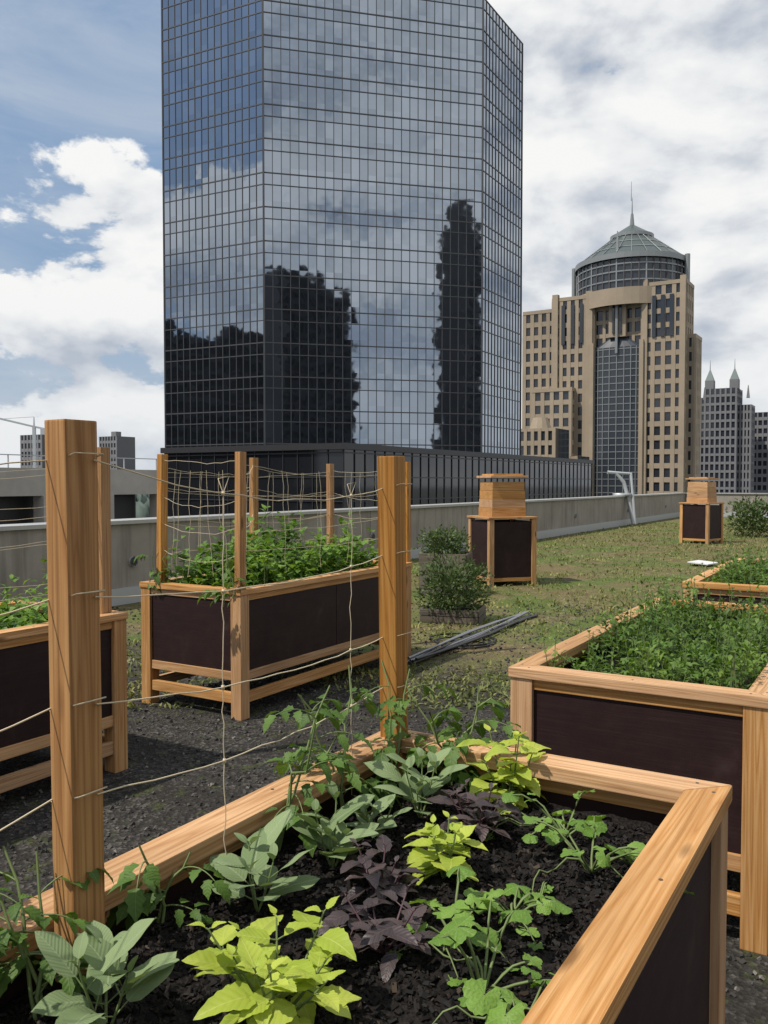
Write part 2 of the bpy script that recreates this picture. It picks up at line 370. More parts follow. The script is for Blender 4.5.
for i in range(10000):
    x=U(.10,PW-.10); y=U(.75,PL-.1); q=Vector((x-1.28*3,y-.19*3,0)); z=.769+.018*noise.noise(q*5)+.01*noise.noise(q*18)
    X=rv().normalized(); X.z*=.5; X.normalize(); Y=X.orthogonal().normalized(); Z=X.cross(Y); k=U(.35,1)**1.7
    a.box((x,y,z),.011*k,U(.0025,.0065)*k,U(.001,.0035),X,Y,Z,r=R()**1.5,taper=U(.5,1))
a.build('mulch_chips',[M_chip],fg,False)

# ------------------------------------------------------------ trellises
def post(parent,name,x,y,z0,z1,a=.062,b=.07,lean=(0,0),rz=ROT):
    return board(parent,name,(x,y,z0),(x+lean[0],y+lean[1],z1),a,b,M_post,up=(LY.x,LY.y,0),bev=.003)
def string(acc,p,q,sag=.02,r=.0015,n=12,wob=.003):
    p=Vector(p);q=Vector(q); pts=[]
    for i in range(n+1):
        t_=i/n; v=p.lerp(q,t_); v.z-=sag*4*t_*(1-t_); 
        if 0<i<n: v+=rv(wob)
        pts.append(v)
    acc.tube(pts,r,r,4); return pts
def wrap(acc,c,z,hx=.036,hy=.036,r=.0013,tilt=.01):
    pts=[Vector((c[0],c[1],z+tilt*sx))+SX*sx*hx+LY*sy*hy for sx,sy in ((-1,-1),(1,-1),(1,1),(-1,1),(-1,-1))]
    acc.tube(pts,r,r,4)
tr=new_empty('garden_trellis')
PA=(-.503,1.402); PB=(.034,2.42); PC=(-1.05,.50)
post(tr,'post_1',*PA,.60,1.70,.050,.064,(-.006,0)); post(tr,'post_2',*PB,.50,1.672,.056,.062,(-.014,0))
post(tr,'post_3',*PC,.60,1.70,.055,.064)
a=Acc()
zs=[(1.636,1.585),(1.412,1.396),(1.235,1.165),(1.085,1.02)]
hor=[]
for k,(za,zb) in enumerate(zs):
    wrap(a,PA,za,.034,.028,.0015); wrap(a,PB,zb,.034,.031,.0015)
    hor.append(string(a,(PA[0]+.03,PA[1],za),(PB[0]-.03,PB[1],zb),.03 if k else .05,.0015,16,.003))
    string(a,(PA[0]-.03,PA[1],za),(PC[0],PC[1],za-.03*k),.03,.0015)
for i,(t_) in enumerate((.32,.83)):
    P0=[h[int(t_*16)] for h in hor]
    for u_,v_ in zip(P0[:-1],P0[1:]): string(a,u_,v_,-.0,.0013,6,.003)
    string(a,P0[-1],Vector((P0[-1].x,P0[-1].y,.78)),0,.0013,8,.003)
    for q in P0: a.box(q,.003,.003,.004)
    a.tube([P0[0],P0[0]+Vector((-.01,0,.03)),P0[0]+Vector((.012,0,.035)),P0[0]],.0011,.0011,4)
a.build('twine',[M_twine],tr)

tr2=new_empty('garden_trellis'); 
def gp(s,l): v=W(s,l); return (v.x,v.y)
m0s,m0l=-4.70,4.39
pp=[gp(m0s+.12,m0l+.10),gp(m0s+PW-.02,m0l+.02),gp(m0s+.10,m0l+1.16),gp(m0s+.10,m0l+PL-.06),gp(m0s+PW-.06,m0l+PL-.0)]
ht=[1.80,1.80,1.80,1.77,1.78]
for i,(c,h) in enumerate(zip(pp,ht)): post(tr2,'post_%d'%(i+1),c[0],c[1],.5 if i!=1 else .882,h,.045,.065,(U(-.02,.02),0))
a=Acc()
for i,j in ((0,1),(0,2),(2,3),(3,4),(4,1),(2,1),(0,3)):
    for z in (1.72,1.52,1.32,1.12):
        string(a,(*pp[i],z+U(-.05,.05)),(*pp[j],z+U(-.06,.06)),U(.01,.07),.0020,10,.008)
    n=5
    for k in range(1,n):
        c=Vector((*pp[i],0)).lerp(Vector((*pp[j],0)),k/n)
        string(a,(c.x,c.y,1.68),(c.x+U(-.05,.05),c.y,.95),0,.0018,6,.012)
a.build('twine',[M_twine],tr2)
tr3=new_empty('garden_trellis')
l0=gp(-4.50,1.7); l1=gp(-4.50,1.1); l2=gp(-3.75,3.25)
for i,c in enumerate((l0,l1,l2)): post(tr3,'post_%d'%(i+1),c[0],c[1],.5 if i<2 else .882,1.79,.045,.065)
a=Acc()
for z in (1.7,1.5,1.3,1.1):
    string(a,(*l0,z),(*l1,z+U(-.05,.05)),.05,.0018,10,.006); string(a,(*l0,z),(*l2,z+U(-.05,.05)),.05,.0018,10,.006); string(a,(*l1,z),(*l2,z+U(-.1,.05)),.08,.0018,10,.006)
a.build('twine',[M_twine],tr3)

# ------------------------------------------------------------ foreground plants
S0=.765
def sage(x,y,sc_=1,nst=4,h=.10):
    a=Acc(); herb(a,(x,y,S0),h,nst,3,.074*sc_,.046*sc_,p_sage,.045*sc_,.20,.95,fold=.08,droop=.20,rip=.03,rows=9,pet=.28); a.build('sage_plant',[M_sage,M_stem])
sage(-.42,1.27,1.12,3,.12); sage(-.245,1.64,1.08,3,.11); sage(-.11,1.82,1.05,4,.12); sage(.09,2.10,1.1,4,.13); sage(-.02,1.97,.8,3,.09)
def lime(x,y,sc_=1,nst=6,h=.13,sp=.08):
    a=Acc(); herb(a,(x,y,S0),h,nst,4,.064*sc_,.042*sc_,p_lime,sp,-.30,.60,ser=.06,rip=.04,fold=.12,droop=.28,rows=12,pet=.2); a.build('golden_coleus_plant',[M_lime,M_stem])
lime(-.165,1.31,1.0,9,.12,.11); lime(.125,1.78,1.0,5,.14,.045); lime(.325,2.20,1.15,7,.18,.07)
def purp(x,y,sc_=1,nst=6,h=.10,sp=.07):
    a=Acc(); herb(a,(x,y,S0),h,nst,3,.046*sc_,.026*sc_,p_bas,sp,-.1,.6,ser=.08,rip=.04,fold=.15,droop=.35,rows=8,pet=.3); a.build('purple_basil_plant',[M_purp,M_stemp])
purp(.0,1.50,1.1,7,.08,.08); purp(.215,2.0,1.15,8,.11,.09); purp(-.01,1.70,1.0,6,.09,.06)
def squash(x,y,n=7,sp=.12,Rr=.038,hh=.10):
    a=Acc(); b=Vector((x,y,S0))
    for i in range(n):
        ph=6.283*i/n+U(-.5,.5); l=sp*U(.3,1.2); h=hh*U(.3,1.15); pts=[]
        for k in range(6):
            q=k/5; pts.append(b+Vector((math.cos(ph)*l*q,math.sin(ph)*l*q,h*math.sin(q*1.7)))+rv(.002))
        a.tube(pts,.0030,.0018,5,1)
        e=U(-.6,.3); a.palm(pts[-1],E(ph+U(-.6,.6),e),(EN(ph,e)+rv(.4)).normalized(),Rr*U(.55,1.25),5,0,U(-.1,.4))
        if R()<.4:
            e=U(-.3,.5); a.palm(pts[3]+Vector((0,0,.015)),E(ph+1.5,e),(EN(ph+1.5,e)+rv(.3)).normalized(),Rr*U(.35,.7))
    for i in range(3):
        ph=R()*6.28; pts=[b+Vector((math.cos(ph+k*.1)*sp*1.5*k/7,math.sin(ph+k*.1)*sp*1.5*k/7,.012+.03*abs(math.sin(k*.9)))) for k in range(8)]
        a.tube(pts,.0028,.0012,5,1); e=U(-.3,.5); a.palm(pts[-1],E(ph,e),(EN(ph,e)+rv(.3)).normalized(),Rr*U(.4,.8))
    a.build('squash_plant',[M_squash,M_stem])
squash(.16,1.36,9,.12,.031,.10); squash(.13,1.53,7,.09,.031,.09); squash(.44,1.80,10,.13,.031,.12); squash(.42,1.98,9,.12,.029,.10); squash(.25,1.62,5,.08,.027,.07); squash(.20,1.24,6,.09,.029,.08)
def tomato(x,y,top,n=3,spread=.10,**k):
    a=Acc()
    for i in range(n):
        ph=R()*6.28; pts=[]
        for j in range(6):
            q=j/5; pts.append(Vector((x+math.cos(ph)*spread*q**1.4+U(-.01,.01),y+math.sin(ph)*spread*q**1.4+U(-.01,.01),S0+(top-S0)*q*(1 if i==0 else U(.7,.95)))))
        vine(a,pts,**k)
    a.build('tomato_plant',[M_tom,M_stem])
tomato(-.53,1.30,1.02,3,.08,step=.065,L=.09,size=.042); tomato(-.68,1.27,1.10,3,.10,step=.075,L=.09,size=.040)
tomato(-.24,1.92,1.12,3,.14,step=.075,L=.10,size=.044); tomato(-.10,2.12,1.12,3,.12,step=.075,L=.11,size=.046)
tomato(-.42,1.60,.93,2,.05,step=.07,L=.08,size=.038)
tomato(.18,2.34,1.04,4,.13,step=.06,L=.12,size=.050); tomato(.02,2.30,1.10,2,.10,step=.07,L=.11,size=.046)

# ------------------------------------------------------------ mass foliage in planters
def mass(name,s0,s1,l0,l1,z0,hfun,n,L,Wd,mat,stems=60,emax=.9):
    a=Acc()
    for i in range(stems):
        s=U(s0,s1); l=U(l0,l1); h=hfun(s,l); b=W(s,l,z0); tp=b+Vector((U(-.05,.05),U(-.05,.05),h*U(1.0,1.35)+.02)); a.tube([b,tp],.003,.0012,4,1)
        for k in range(4):
            ph=R()*6.28; e=U(-.2,1.2); a.sleaf(b.lerp(tp,U(.7,1)),E(ph,e),(EN(ph,e)+rv(.4)).normalized(),L*U(.6,1.2),Wd*U(.6,1.2))
    i=0
    while i<n:
        s=U(s0,s1); l=U(l0,l1); h=hfun(s,l)
        if h<=0.01: i+=.3; continue
        z=z0+h*(R()**.6); i+=1
        ph=R()*6.28; e=U(-.5,emax); a.sleaf(W(s,l,z),E(ph,e),(EN(ph,e)+rv(.4)).normalized(),L*U(.6,1.3),Wd*U(.6,1.3))
    return a.build(name,[mat,M_stem])
def hn(base,amp,fr,thr=-9):
    def f(s,l):
        v=noise.noise(Vector((s*fr,l*fr,3.3)))+.6*noise.noise(Vector((s*fr*3,l*fr*3,1.3)))+.5*noise.noise(Vector((s*fr*9,l*fr*9,1.3)))
        return max(0,base+amp*v) if v>thr else 0
    return f
mass('parsley_patch',-1.20,-.45,3.22,5.33,.77,hn(.10,.26,4),7500,.034,.018,M_herb,420,1.3)
mass('herb_patch',-1.22,-.50,6.5,8.6,.77,hn(.12,.18,4),3500,.045,.026,M_herb,160)
mass('bean_plant_patch',-4.60,-3.86,4.5,6.65,.77,hn(.22,.36,2.6),4000,.075,.052,M_bean)
mass('bean_plant_patch',-4.50,-3.78,1.1,3.25,.77,hn(.16,.24,3),3500,.06,.04,M_bean)
a=Acc()
for c in (pp[0],pp[2],pp[3],pp[1]):
    for q in range(2):
        x,y=c[0]+U(-.1,.1),c[1]+U(-.1,.1)
        vine(a,[Vector((x+U(-.05,.05),y+U(-.05,.05),.78+.09*j)) for j in range(5)],step=.08,L=.12,size=.06)
a.build('tomato_vines',[M_tom,M_stem])

def bush(name,c,rx,ry,rz,n,L,Wd,mat):
    a=Acc(); c=Vector(c)
    for i in range(14):
        d=rv().normalized(); d.z=abs(d.z); a.tube([c-Vector((0,0,rz*.8)),c+Vector((d.x*rx*.7,d.y*ry*.7,d.z*rz*.7))],.006,.002,4,1)
    for i in range(n):
        d=rv().normalized(); k=(R()**.45)*(1+.45*noise.noise(d*2.6+c)); p=c+Vector((d.x*rx*k,d.y*ry*k,d.z*rz*k))
        if p.z<.02: p.z=.02
        dd=(d+rv(.8)+Vector((0,0,.4))).normalized(); a.sleaf(p,dd,(d+rv(.6)).normalized(),L*U(.6,1.3),Wd*U(.6,1.3))
    return a.build(name,[mat,M_stem])
def oldbox(c,w,d,h):
    e=new_empty('wooden_planter_box',c,ROT+.25)
    for k in range(2):
        z=h*(k+.5)/2
        board(e,'front_%d'%k,(-w/2,-d/2,z),(w/2,-d/2,z),.03,h/2-.008,M_woodold); board(e,'back_%d'%k,(-w/2,d/2,z),(w/2,d/2,z),.03,h/2-.008,M_woodold)
        board(e,'left_%d'%k,(-w/2,-d/2+.02,z),(-w/2,d/2-.02,z),.03,h/2-.008,M_woodold); board(e,'right_%d'%k,(w/2,-d/2+.02,z),(w/2,d/2-.02,z),.03,h/2-.008,M_woodold)
    a=Acc(); a.bb(-w/2+.02,w/2-.02,-d/2+.02,d/2-.02,.02,h-.03); a.build('soil',[M_soil],e)
oldbox((.80,9.9,0),.66,.48,.16); bush('herb_bush',(.80,9.85,.38),.44,.38,.38,3800,.05,.022,M_herb2)
oldbox((.88,12.2,0),.66,.45,.60); bush('herb_bush',(.86,12.2,.72),.38,.30,.24,1500,.055,.028,M_herb2)
bush('shrub',(10.8,25.2,.55),.75,.7,.6,1500,.12,.06,M_herb2); bush('shrub',(11.8,24.6,.45),.6,.6,.5,900,.12,.06,M_herb2)

def hive(c,rz):
    e=new_empty('wooden_beehive',c,rz); w=.40; h=1.06; k=0
    for x in (-w+.04,w-.04):
        for y in (-w+.04,w-.04):
            k+=1; board(e,'leg_%d'%k,(x,y,0),(x,y,h-.03),.08,.08,M_wood,up=(1,0,0))
    for nm,x0,y0,x1,y1 in (('a',-w+.085,-w+.03,w-.085,-w+.03),('b',-w+.085,w-.03,w-.085,w-.03),('c',-w+.03,-w+.085,-w+.03,w-.085),('d',w-.03,-w+.085,w-.03,w-.085)):
        board(e,'panel_'+nm,(x0,y0,.56),(x1,y1,.56),.02,.86,M_panel); board(e,'rail_'+nm,(x0,y0,.10),(x1,y1,.10),.03,.055,M_wood); 
    board(e,'top_board',(-w-.02,0,h-.012),(w+.02,0,h-.012),.84,.03,M_wood)
    for q in range(4): board(e,'super_%d'%q,(-.29+.006*q,0,h+.07+q*.135),(.29-.006*q,0,h+.07+q*.135),.50-.012*q,.132,M_wood,bev=.004)
    board(e,'roof_cap',(-.32,0,h+.62),(.32,0,h+.62),.54,.035,M_wood,bev=.006)
    board(e,'roof_top',(-.25,0,h+.652),(.25,0,h+.652),.44,.028,M_wood,bev=.006)
hive((1.86,13.55,0),math.radians(18)); hive((8.35,22.6,0),math.radians(-48))

e=new_empty('conduit_bundle')
a=Acc()
for i in range(10):
    o1=Vector((U(-.08,.08),U(-.05,.05),.018+.022*(i%3))); o2=Vector((U(-.13,.13),U(-.10,.06),.018+.022*(i%2)))
    p=Vector((.22,7.45,0))+o1; q=Vector((1.72,10.2,0))+o2
    sgn=U(-.12,.10); perp=Vector((.88,-.48,0)); pts=[]
    for k in range(9):
        u_=k/8; pts.append(p.lerp(q,u_)+perp*sgn*math.sin(math.pi*u_)+Vector((0,0,U(0,.006))))
    a.tube(pts,.012,.012,8,1 if i%2==0 else 0)
a.build('tubes',[M_tube,M_black],e)
a=Acc(); a.bb(-.25,.25,-.2,.2,.02,.04); o=a.build('white_board',[M_white],None,False,(6.1,16.4,.03),.8); o.rotation_euler[0]=.06
a=Acc(); pts=[Vector((.80+.22*math.cos(k*.55)*(1+.02*k),8.3+.20*math.sin(k*.55)*(1+.02*k)+.012*k,.015+.004*(k//11))) for k in range(30)]; a.tube(pts,.011,.011,6); a.build('garden_hose',[M_black])

# ------------------------------------------------------------ roof deck, parapet
a=Acc(); s0,s1,l0,l1=-8.68,34,-30,41.9
for s,l in ((s0,l0),(s1,l0),(s1,l1),(s0,l1)): a.addv(W(s,l,0))
for s,l in ((s0,l0),(s1,l0),(s1,l1),(s0,l1)): a.addv(W(s,l,-40))
a.addf([0,1,2,3]); 
for k in range(4): a.addf([k,4+k,4+(k+1)%4,(k+1)%4])
a.build('roof_deck',[M_deck],None,False)
t=NT('parapet_stucco'); tc=t.n('ShaderNodeTexCoord'); nz=t.noise(tc.outputs['Object'],1.2,6,.65); st=t.noise(t.map(tc.outputs['Object'],(4,4,.35)),1.5,5,.6)
c=t.ramp(nz.outputs[0],[(.3,(.23,.21,.185)),(.7,(.32,.295,.265))]); c=t.mix(t.ramp(st.outputs[0],[(.5,0.),(.7,.65)]),c,(.13,.12,.105))
t.l(c,t.b.inputs['Base Color']); t.set(Roughness=.9); t.bump(nz.outputs[0],.2,.01); M_par=t.m
M_cop=simple('coping_metal',(.36,.36,.35),.45,.2,1.5,.1)
pr=new_empty('parapet_wall',(0,0,0),ROT)
a=Acc()
n=18; 
for k in range(n):
    ya=l0+(l1-l0)*k/n; yb=l0+(l1-l0)*(k+1)/n; a.bb(s0-.35,s0,ya+.008,yb-.008,-.5,1.05)
a.bb(s0-.34,s0-.02,l0,l1,-.5,1.045,1)
n=10
for k in range(n):
    xa=s0+(s1-s0)*k/n; xb=s0+(s1-s0)*(k+1)/n; a.bb(xa+.008,xb-.008,l1,l1+.35,-.5,1.05)
a.bb(s0,s1,l1+.02,l1+.33,-.5,1.045,1)
a.build('wall',[M_par,M_black],pr,False)
a=Acc(); n=24
for k in range(n):
    ya=l0+(l1-l0)*k/n; yb=l0+(l1-l0)*(k+1)/n; a.bb(s0-.40,s0+.05,ya+.003,yb-.003,1.052,1.10)
a.bb(s0+.052,s1,l1-.05,l1+.40,1.052,1.10)
a.build('coping',[M_cop],pr,False)
a=Acc(); a.bb(s0+.002,s0+.03,l0,l1-.03,.004,.22); a.bb(s0+.03,s1,l1-.03,l1-.002,.004,.22)
for l in (8,14,20,26,32,38): a.tube([(s0-.01,l,.55),(s0+.03,l,.55)],.07,.07,12); a.tube([(s0+.031,l,.55),(s0+.032,l,.55)],.05,.001,12,1)
a.build('base_flashing',[M_metal,M_black],pr,False)
e=new_empty('window_washing_davit'); b=W(s0-.1,31.6,1.1); a=Acc()
a.tube([b+Vector((.35,-.3,-1.05)),b+Vector((.2,0,.0)),b+Vector((.05,0,.5)),b+Vector((-.25,0,.85))],.08,.06,8); a.tube([b+Vector((-.55,0,.86)),b+Vector((.35,0,.80))],.06,.04,8)
a.tube([b+Vector((.4,-.3,-1.05)),b+Vector((.32,0,.8))],.05,.05,8); a.box(b+Vector((0,0,.03)),.3,.2,.05)
a.build('arm',[M_metal],e)

a=Acc()
for i in range(9000):
    y=2.6+8.5*R()**1.1; x=U(-.5,.5)*y*1.0
    r=U(.003,.010)*(1+.05*y); X=rv().normalized(); Y=X.orthogonal().normalized(); a.box((x,y,r*.4),r,r*U(.5,.9),r*U(.4,.8),X,Y,X.cross(Y),r=R()**1.6,taper=U(.4,.8))
a.build('gravel',[M_gstone],None,False)
a=Acc()
for i in range(21000):
    y=6.0+27*R()**1.5; x=-2.5+(y*.5+3.5)*R()
    s=Vector((x,y,0)).dot(SX)
    if s<s0+.1: continue
    if noise.noise(Vector((x*.8,y*.8,0)))+.4*noise.noise(Vector((x*3,y*3,0)))<-.05-(y-7)*.04+U(-.2,.2)+.15: continue
    for k in range(2):
        ph=R()*6.28; e=U(.3,1.4); a.sleaf(Vector((x+U(-.03,.03),y+U(-.03,.03),0)),E(ph,e),EN(ph,e),U(.02,.07)*(1+.02*y),U(.010,.022)*(1+.03*y))
a.build('sedum_groundcover',[M_sedum])

# ------------------------------------------------------------ city
def grid(acc,O,X,Nn,w,z0,z1,nx,fh,pier,span,mp=0,proud=.4,ms=None):
    if ms is None: ms=mp
    O=Vector(O)
    for i in range(nx+1):
        p=O+X*(w*i/nx)+Nn*(proud/2); acc.box((p.x,p.y,(z0+z1)/2),pier/2,proud/2,(z1-z0)/2,X,Nn,Vector((0,0,1)),mp)
    z=z0
    while z<z1-.01:
        h=min(span,z1-z); p=O+X*(w/2)+Nn*(proud*.4); acc.box((p.x,p.y,z+h/2),w/2,proud*.4,h/2,X,Nn,Vector((0,0,1)),ms); z+=fh
a=Acc()
for x,y in ((-6000,-6000),(6000,-6000),(6000,9000),(-6000,9000)): a.addv((x,y,-40))
a.addf([0,1,2,3])
t=NT('city_ground'); tc=t.n('ShaderNodeTexCoord'); nz=t.noise(tc.outputs['Object'],.01,6,.6)
t.l(t.ramp(nz.outputs[0],[(.35,(.06,.08,.06)),(.6,(.16,.17,.18))]),t.b.inputs['Base Color']); t.set(Roughness=.9)
a.build('ground',[t.m],None,False)
a=Acc()
for i in range(2600):
    y=U(900,3200); x=U(-.7,.7)*y; r=U(12,26)
    a.box((x,y,-40+r*.35),r,r*.7,r*.55,rv().normalized(),m=0,r=R(),taper=.6)
a.build('distant_tree_canopy',[simple('far_trees',(.07,.10,.085),.9,0,.02,.3)],None,True)

# skyscraper
t=NT('mirror_curtain_glass'); tc=t.n('ShaderNodeTexCoord'); geo=t.n('ShaderNodeNewGeometry')
n1=t.noise(tc.outputs['Object'],.14,1,.5); n2=t.noise(tc.outputs['Object'],.9,1,.5)
uvp=t.n('ShaderNodeUVMap'); sn=t.n('ShaderNodeVectorMath',operation='FLOOR'); t.l(uvp.outputs[0],sn.inputs[0])
wn=t.n('ShaderNodeTexWhiteNoise'); t.l(sn.outputs[0],wn.inputs['Vector'])
def off(colr,k):
    a1=t.n('ShaderNodeVectorMath',operation='SUBTRACT'); t.l(colr,a1.inputs[0]); a1.inputs[1].default_value=(.5,.5,.5)
    a2=t.n('ShaderNodeVectorMath',operation='SCALE'); t.l(a1.outputs[0],a2.inputs[0]); a2.inputs['Scale'].default_value=k; return a2.outputs[0]
cur=geo.outputs['Normal']
for o_ in (off(n1.outputs['Color'],.012),off(n2.outputs['Color'],.016),off(wn.outputs['Color'],.008)):
    ad=t.n('ShaderNodeVectorMath',operation='ADD'); t.l(cur,ad.inputs[0]); t.l(o_,ad.inputs[1]); cur=ad.outputs[0]
nm=t.n('ShaderNodeVectorMath',operation='NORMALIZE'); t.l(cur,nm.inputs[0]); t.l(nm.outputs[0],t.b.inputs['Normal'])
t.l(t.ramp(wn.outputs['Value'],[(0,(.27,.31,.36)),(1,(.33,.375,.435))]),t.b.inputs['Base Color']); t.set(Metallic=1.0,Roughness=.03)
M_mirror=t.m
tw=new_empty('glass_skyscraper')
A=Vector((-13.9,100.5,0)); B=Vector((12.1,107,0)); C=Vector((18.7,118.2,0)); Lc=Vector((-27.15,107.2,0))
poly=[Lc,A,B,C,Vector((14,136,0)),Vector((-12,142,0)),Vector((-26,132,0))]
TZ=60.7; g=Acc(); mu=Acc(); fh=3.9; z0=-40+.0
for i in range(len(poly)):
    p=poly[i]; q=poly[(i+1)%len(poly)]; w=(q-p).length; X=(q-p).normalized(); Nn=Vector((X.y,-X.x,0)); nx=max(3,round(w/1.02)); nz_=(TZ-z0)/fh
    ids=[g.addv((p.x,p.y,z0),(0+i*100,0)),g.addv((q.x,q.y,z0),(nx+i*100,0)),g.addv((q.x,q.y,TZ),(nx+i*100,nz_*2)),g.addv((p.x,p.y,TZ),(i*100,nz_*2))]
    g.addf(ids)
    if i in (4,5): continue
    for k in range(nx+1):
        c=p+X*(w*k/nx)+Nn*.03; mu.box((c.x,c.y,(z0+TZ)/2),.034 if k%nx else .10,.04,(TZ-z0)/2,X,Nn)
    z=TZ
    while z>-6:
        for dz,hh in ((0,.065),(-1.35,.05)):
            c=p+X*(w/2)+Nn*.025; mu.box((c.x,c.y,z+dz),w/2,.038,hh,X,Nn)
        z-=fh
g.addf([g.addv((p.x,p.y,TZ)) for p in poly])
g.build('glass',[M_mirror],tw,False); mu.build('mullions',[M_mull],tw,False)
a=Acc(); a.cyl((-3,122),14,14,TZ,TZ+.5,8); a.build('roof_plant',[M_dull],tw,False)
# podium
pd=new_empty('black_glass_podium_building',(0,0,0),ROT)
a=Acc(); a.bb(-57.5,-38,57,121,-40,4.2,0)
a.bb(-57.8,-37.7,56.7,121.3,4.2,4.7,1)
X=Vector((0,1,0)); Nn=Vector((1,0,0)); grid(a,(-38,57,0),X,Nn,64,-39,4.2,40,1.95,.08,.10,1,.08)
grid(a,(-57.5,57,0),Vector((1,0,0)),Vector((0,-1,0)),19.5,-39,4.2,13,1.95,.08,.10,1,.08)
t=NT('black_curtain_glass'); t.set(Base_Color=(.012,.013,.016),Roughness=.06); t.b.inputs['Specular IOR Level'].default_value=.6; M_bg=t.m
a.build('facade',[M_bg,simple('podium_trim',(.02,.02,.023),.5)],pd,False)

# domed tower
dt=new_empty('domed_office_tower',(68.9,260,0),ROT)
a=Acc(); fh=4.1; Xx=Vector((1,0,0)); Ny=Vector((0,-1,0)); Yy=Vector((0,1,0)); Nx=Vector((1,0,0))
def block(x0,x1,y0,y1,zt,nx,ny,pier=1.2,span=1.5,fy=True):
    a.bb(x0,x1,y0,y1,-40,zt-.6,1); a.bb(x0-.5,x1+.5,y0-.5,y1+.5,zt-.6,zt+.5,0)
    n=int((zt+40)/fh); z0=zt-.6-n*fh
    grid(a,(x0,y0,0),Xx,Ny,x1-x0,z0,zt-.6,nx,fh,pier,span,0,.4)
    grid(a,(x1,y0,0),Yy,Nx,y1-y0,z0,zt-.6,ny,fh,pier,span,0,.4)
block(-29.5,-18.9,3,26,55.5,4,8); block(-18.7,-6.3,0,26,58,5,8)
block(-6.1,8.6,1.5,26,54,5,4,.9,1.2); block(8.8,20.6,0,10,59.5,4,4); block(20.8,22.8,3,11,44,1,4)
block(-24,-12,-3,3-.2,30,4,2)
for x0,x1,z in ((-18.9,-17.1,59.5),(-8.2,-6.2,59.5),(8.6,10.2,61),(19.4,21.0,61)): a.bb(x0,x1,-1.0,.6,-40,z,0)
for x0 in (-16,-13,-10.3,11.5,14,16.5): a.bb(x0,x0+1.1,-.75,-.45,44,56,1)
nn=10; pts=[]
for k in range(nn+1):
    th=math.pi*k/nn; pts.append((1.25-7.1*math.cos(th),.4-1.0*math.sin(th)))
for k in range(nn):
    p,q=pts[k],pts[k+1]; ids=[a.addv((p[0],p[1],-40)),a.addv((q[0],q[1],-40)),a.addv((q[0],q[1],42)),a.addv((p[0],p[1],42))]; a.addf(ids,2)
    a.box((p[0],p[1]-.1,1.0),.12,.15,41,m=4)
    P=Vector((p[0],p[1],0)); Q=Vector((q[0],q[1],0)); X=(Q-P).normalized(); N_=Vector((X.y,-X.x,0))
    z=-7.8
    while z<42.5:
        c=(P+Q)/2+N_*.05; a.box((c.x,c.y,z),(Q-P).length/2,.08,.13,X,N_,m=4); z+=fh/2
ids=[a.addv((p[0],p[1],42)) for p in pts]; apex=a.addv((1.25,1.0,46.5))
for k in range(nn): a.addf([ids[k],ids[k+1],apex],2)
for x in (-6.2,8.7): a.bb(x-.6,x+.6,-1.6,.9,-40,43.5,0)
a.bb(-1.3,3.8,-.6,1.3,45,64,0); a.bb(-.1,.5,-1.0,-.61,46,61,1); a.bb(2.0,2.6,-1.0,-.61,46,61,1); a.bb(.9,1.6,-1.4,-.7,40,70,4)
a.box((1.25,-1.0,73),.45,.35,3.2,m=4,taper=.3)
c=(1.6,13.5); a.cyl(c,17,17,54,59.0,48,0); a.cyl(c,16.3,16.3,59.0,67.6,48,2)
for k in range(48):
    th=k*6.2832/48; a.box((c[0]+16.4*math.cos(th),c[1]+16.4*math.sin(th),63.3),.20,.20,4.3,m=4 if k%4==0 else 3)
for z in (61,63.6,65.8): a.cyl(c,16.6,16.6,z,z+.4,48,4)
a.cyl(c,17.2,17.2,67.6,69.2,48,4); a.cyl(c,16.6,6.2,69.2,77.0,48,5); a.cyl(c,6.6,6.6,77.0,78.0,32,4); a.cyl(c,6.3,.8,78.0,81.4,32,5)
for k in range(24):
    th=k*6.2832/24; p0=Vector((c[0]+16.7*math.cos(th),c[1]+16.7*math.sin(th),69.3)); p1=Vector((c[0]+6.3*math.cos(th),c[1]+6.3*math.sin(th),77.1)); a.tube([p0,p1],.11,.11,4,4)
for q in (.33,.66): a.cyl(c,16.7-10.4*q+.1,16.7-10.4*q-.2,69.3+7.8*q-.1,69.3+7.8*q+.15,48,4)
a.tube([(c[0],c[1],81),(c[0],c[1],85)],.8,.4,8,4); a.tube([(c[0],c[1],85),(c[0],c[1],90)],.25,.08,6,4)
a.tube([(c[0]-.3,c[1],89),(c[0]-.3,c[1],95)],.09,.05,6,3)
for sx in (-1,1): a.cyl((c[0]+sx*17.4,c[1]-3),.8,.8,54,69.6,10,4)
a.build('tower_body',[M_stone,M_glassd,simple('bay_glass',(.03,.037,.047),.2,spec=.6),M_dark2,simple('pale_metal',(.22,.235,.24),.45,.4),M_dome],dt,False)

gt=new_empty('gothic_office_tower',(161,410,0),ROT); a=Acc()
def gb(x0,x1,y0,y1,zt,nx):
    a.bb(x0,x1,y0,y1,-40,zt,1); n=int((zt+40)/4); grid(a,(x0,y0,0),Xx,Ny,x1-x0,zt-n*4,zt,nx,4,.8,1.2,0,.5); grid(a,(x1,y0,0),Yy,Nx,y1-y0,zt-n*4,zt,4,4,.8,1.2,0,.5)
gb(-14,-8,0,12,42,3); gb(-7.9,6,-1,14,46,6); gb(6.1,12,2,12,38,4); gb(-9,-2,14.2,20,36,3)
for x in (-6.5,4.6):
    a.box((x,3,48),2.0,2.0,2.2,m=0); a.box((x,3,53),1.9,1.9,2.8,m=2,taper=.05); a.tube([(x,3,55),(x,3,60)],.22,.06,5,2)
for x in (-13.5,-8.5,11): a.box((x,.6,44),.7,.7,3,m=0,taper=.2)
a.build('tower_body',[simple('grey_stone',(.15,.15,.16),.8,0,.1,.1),M_glassd,M_dome],gt,False)
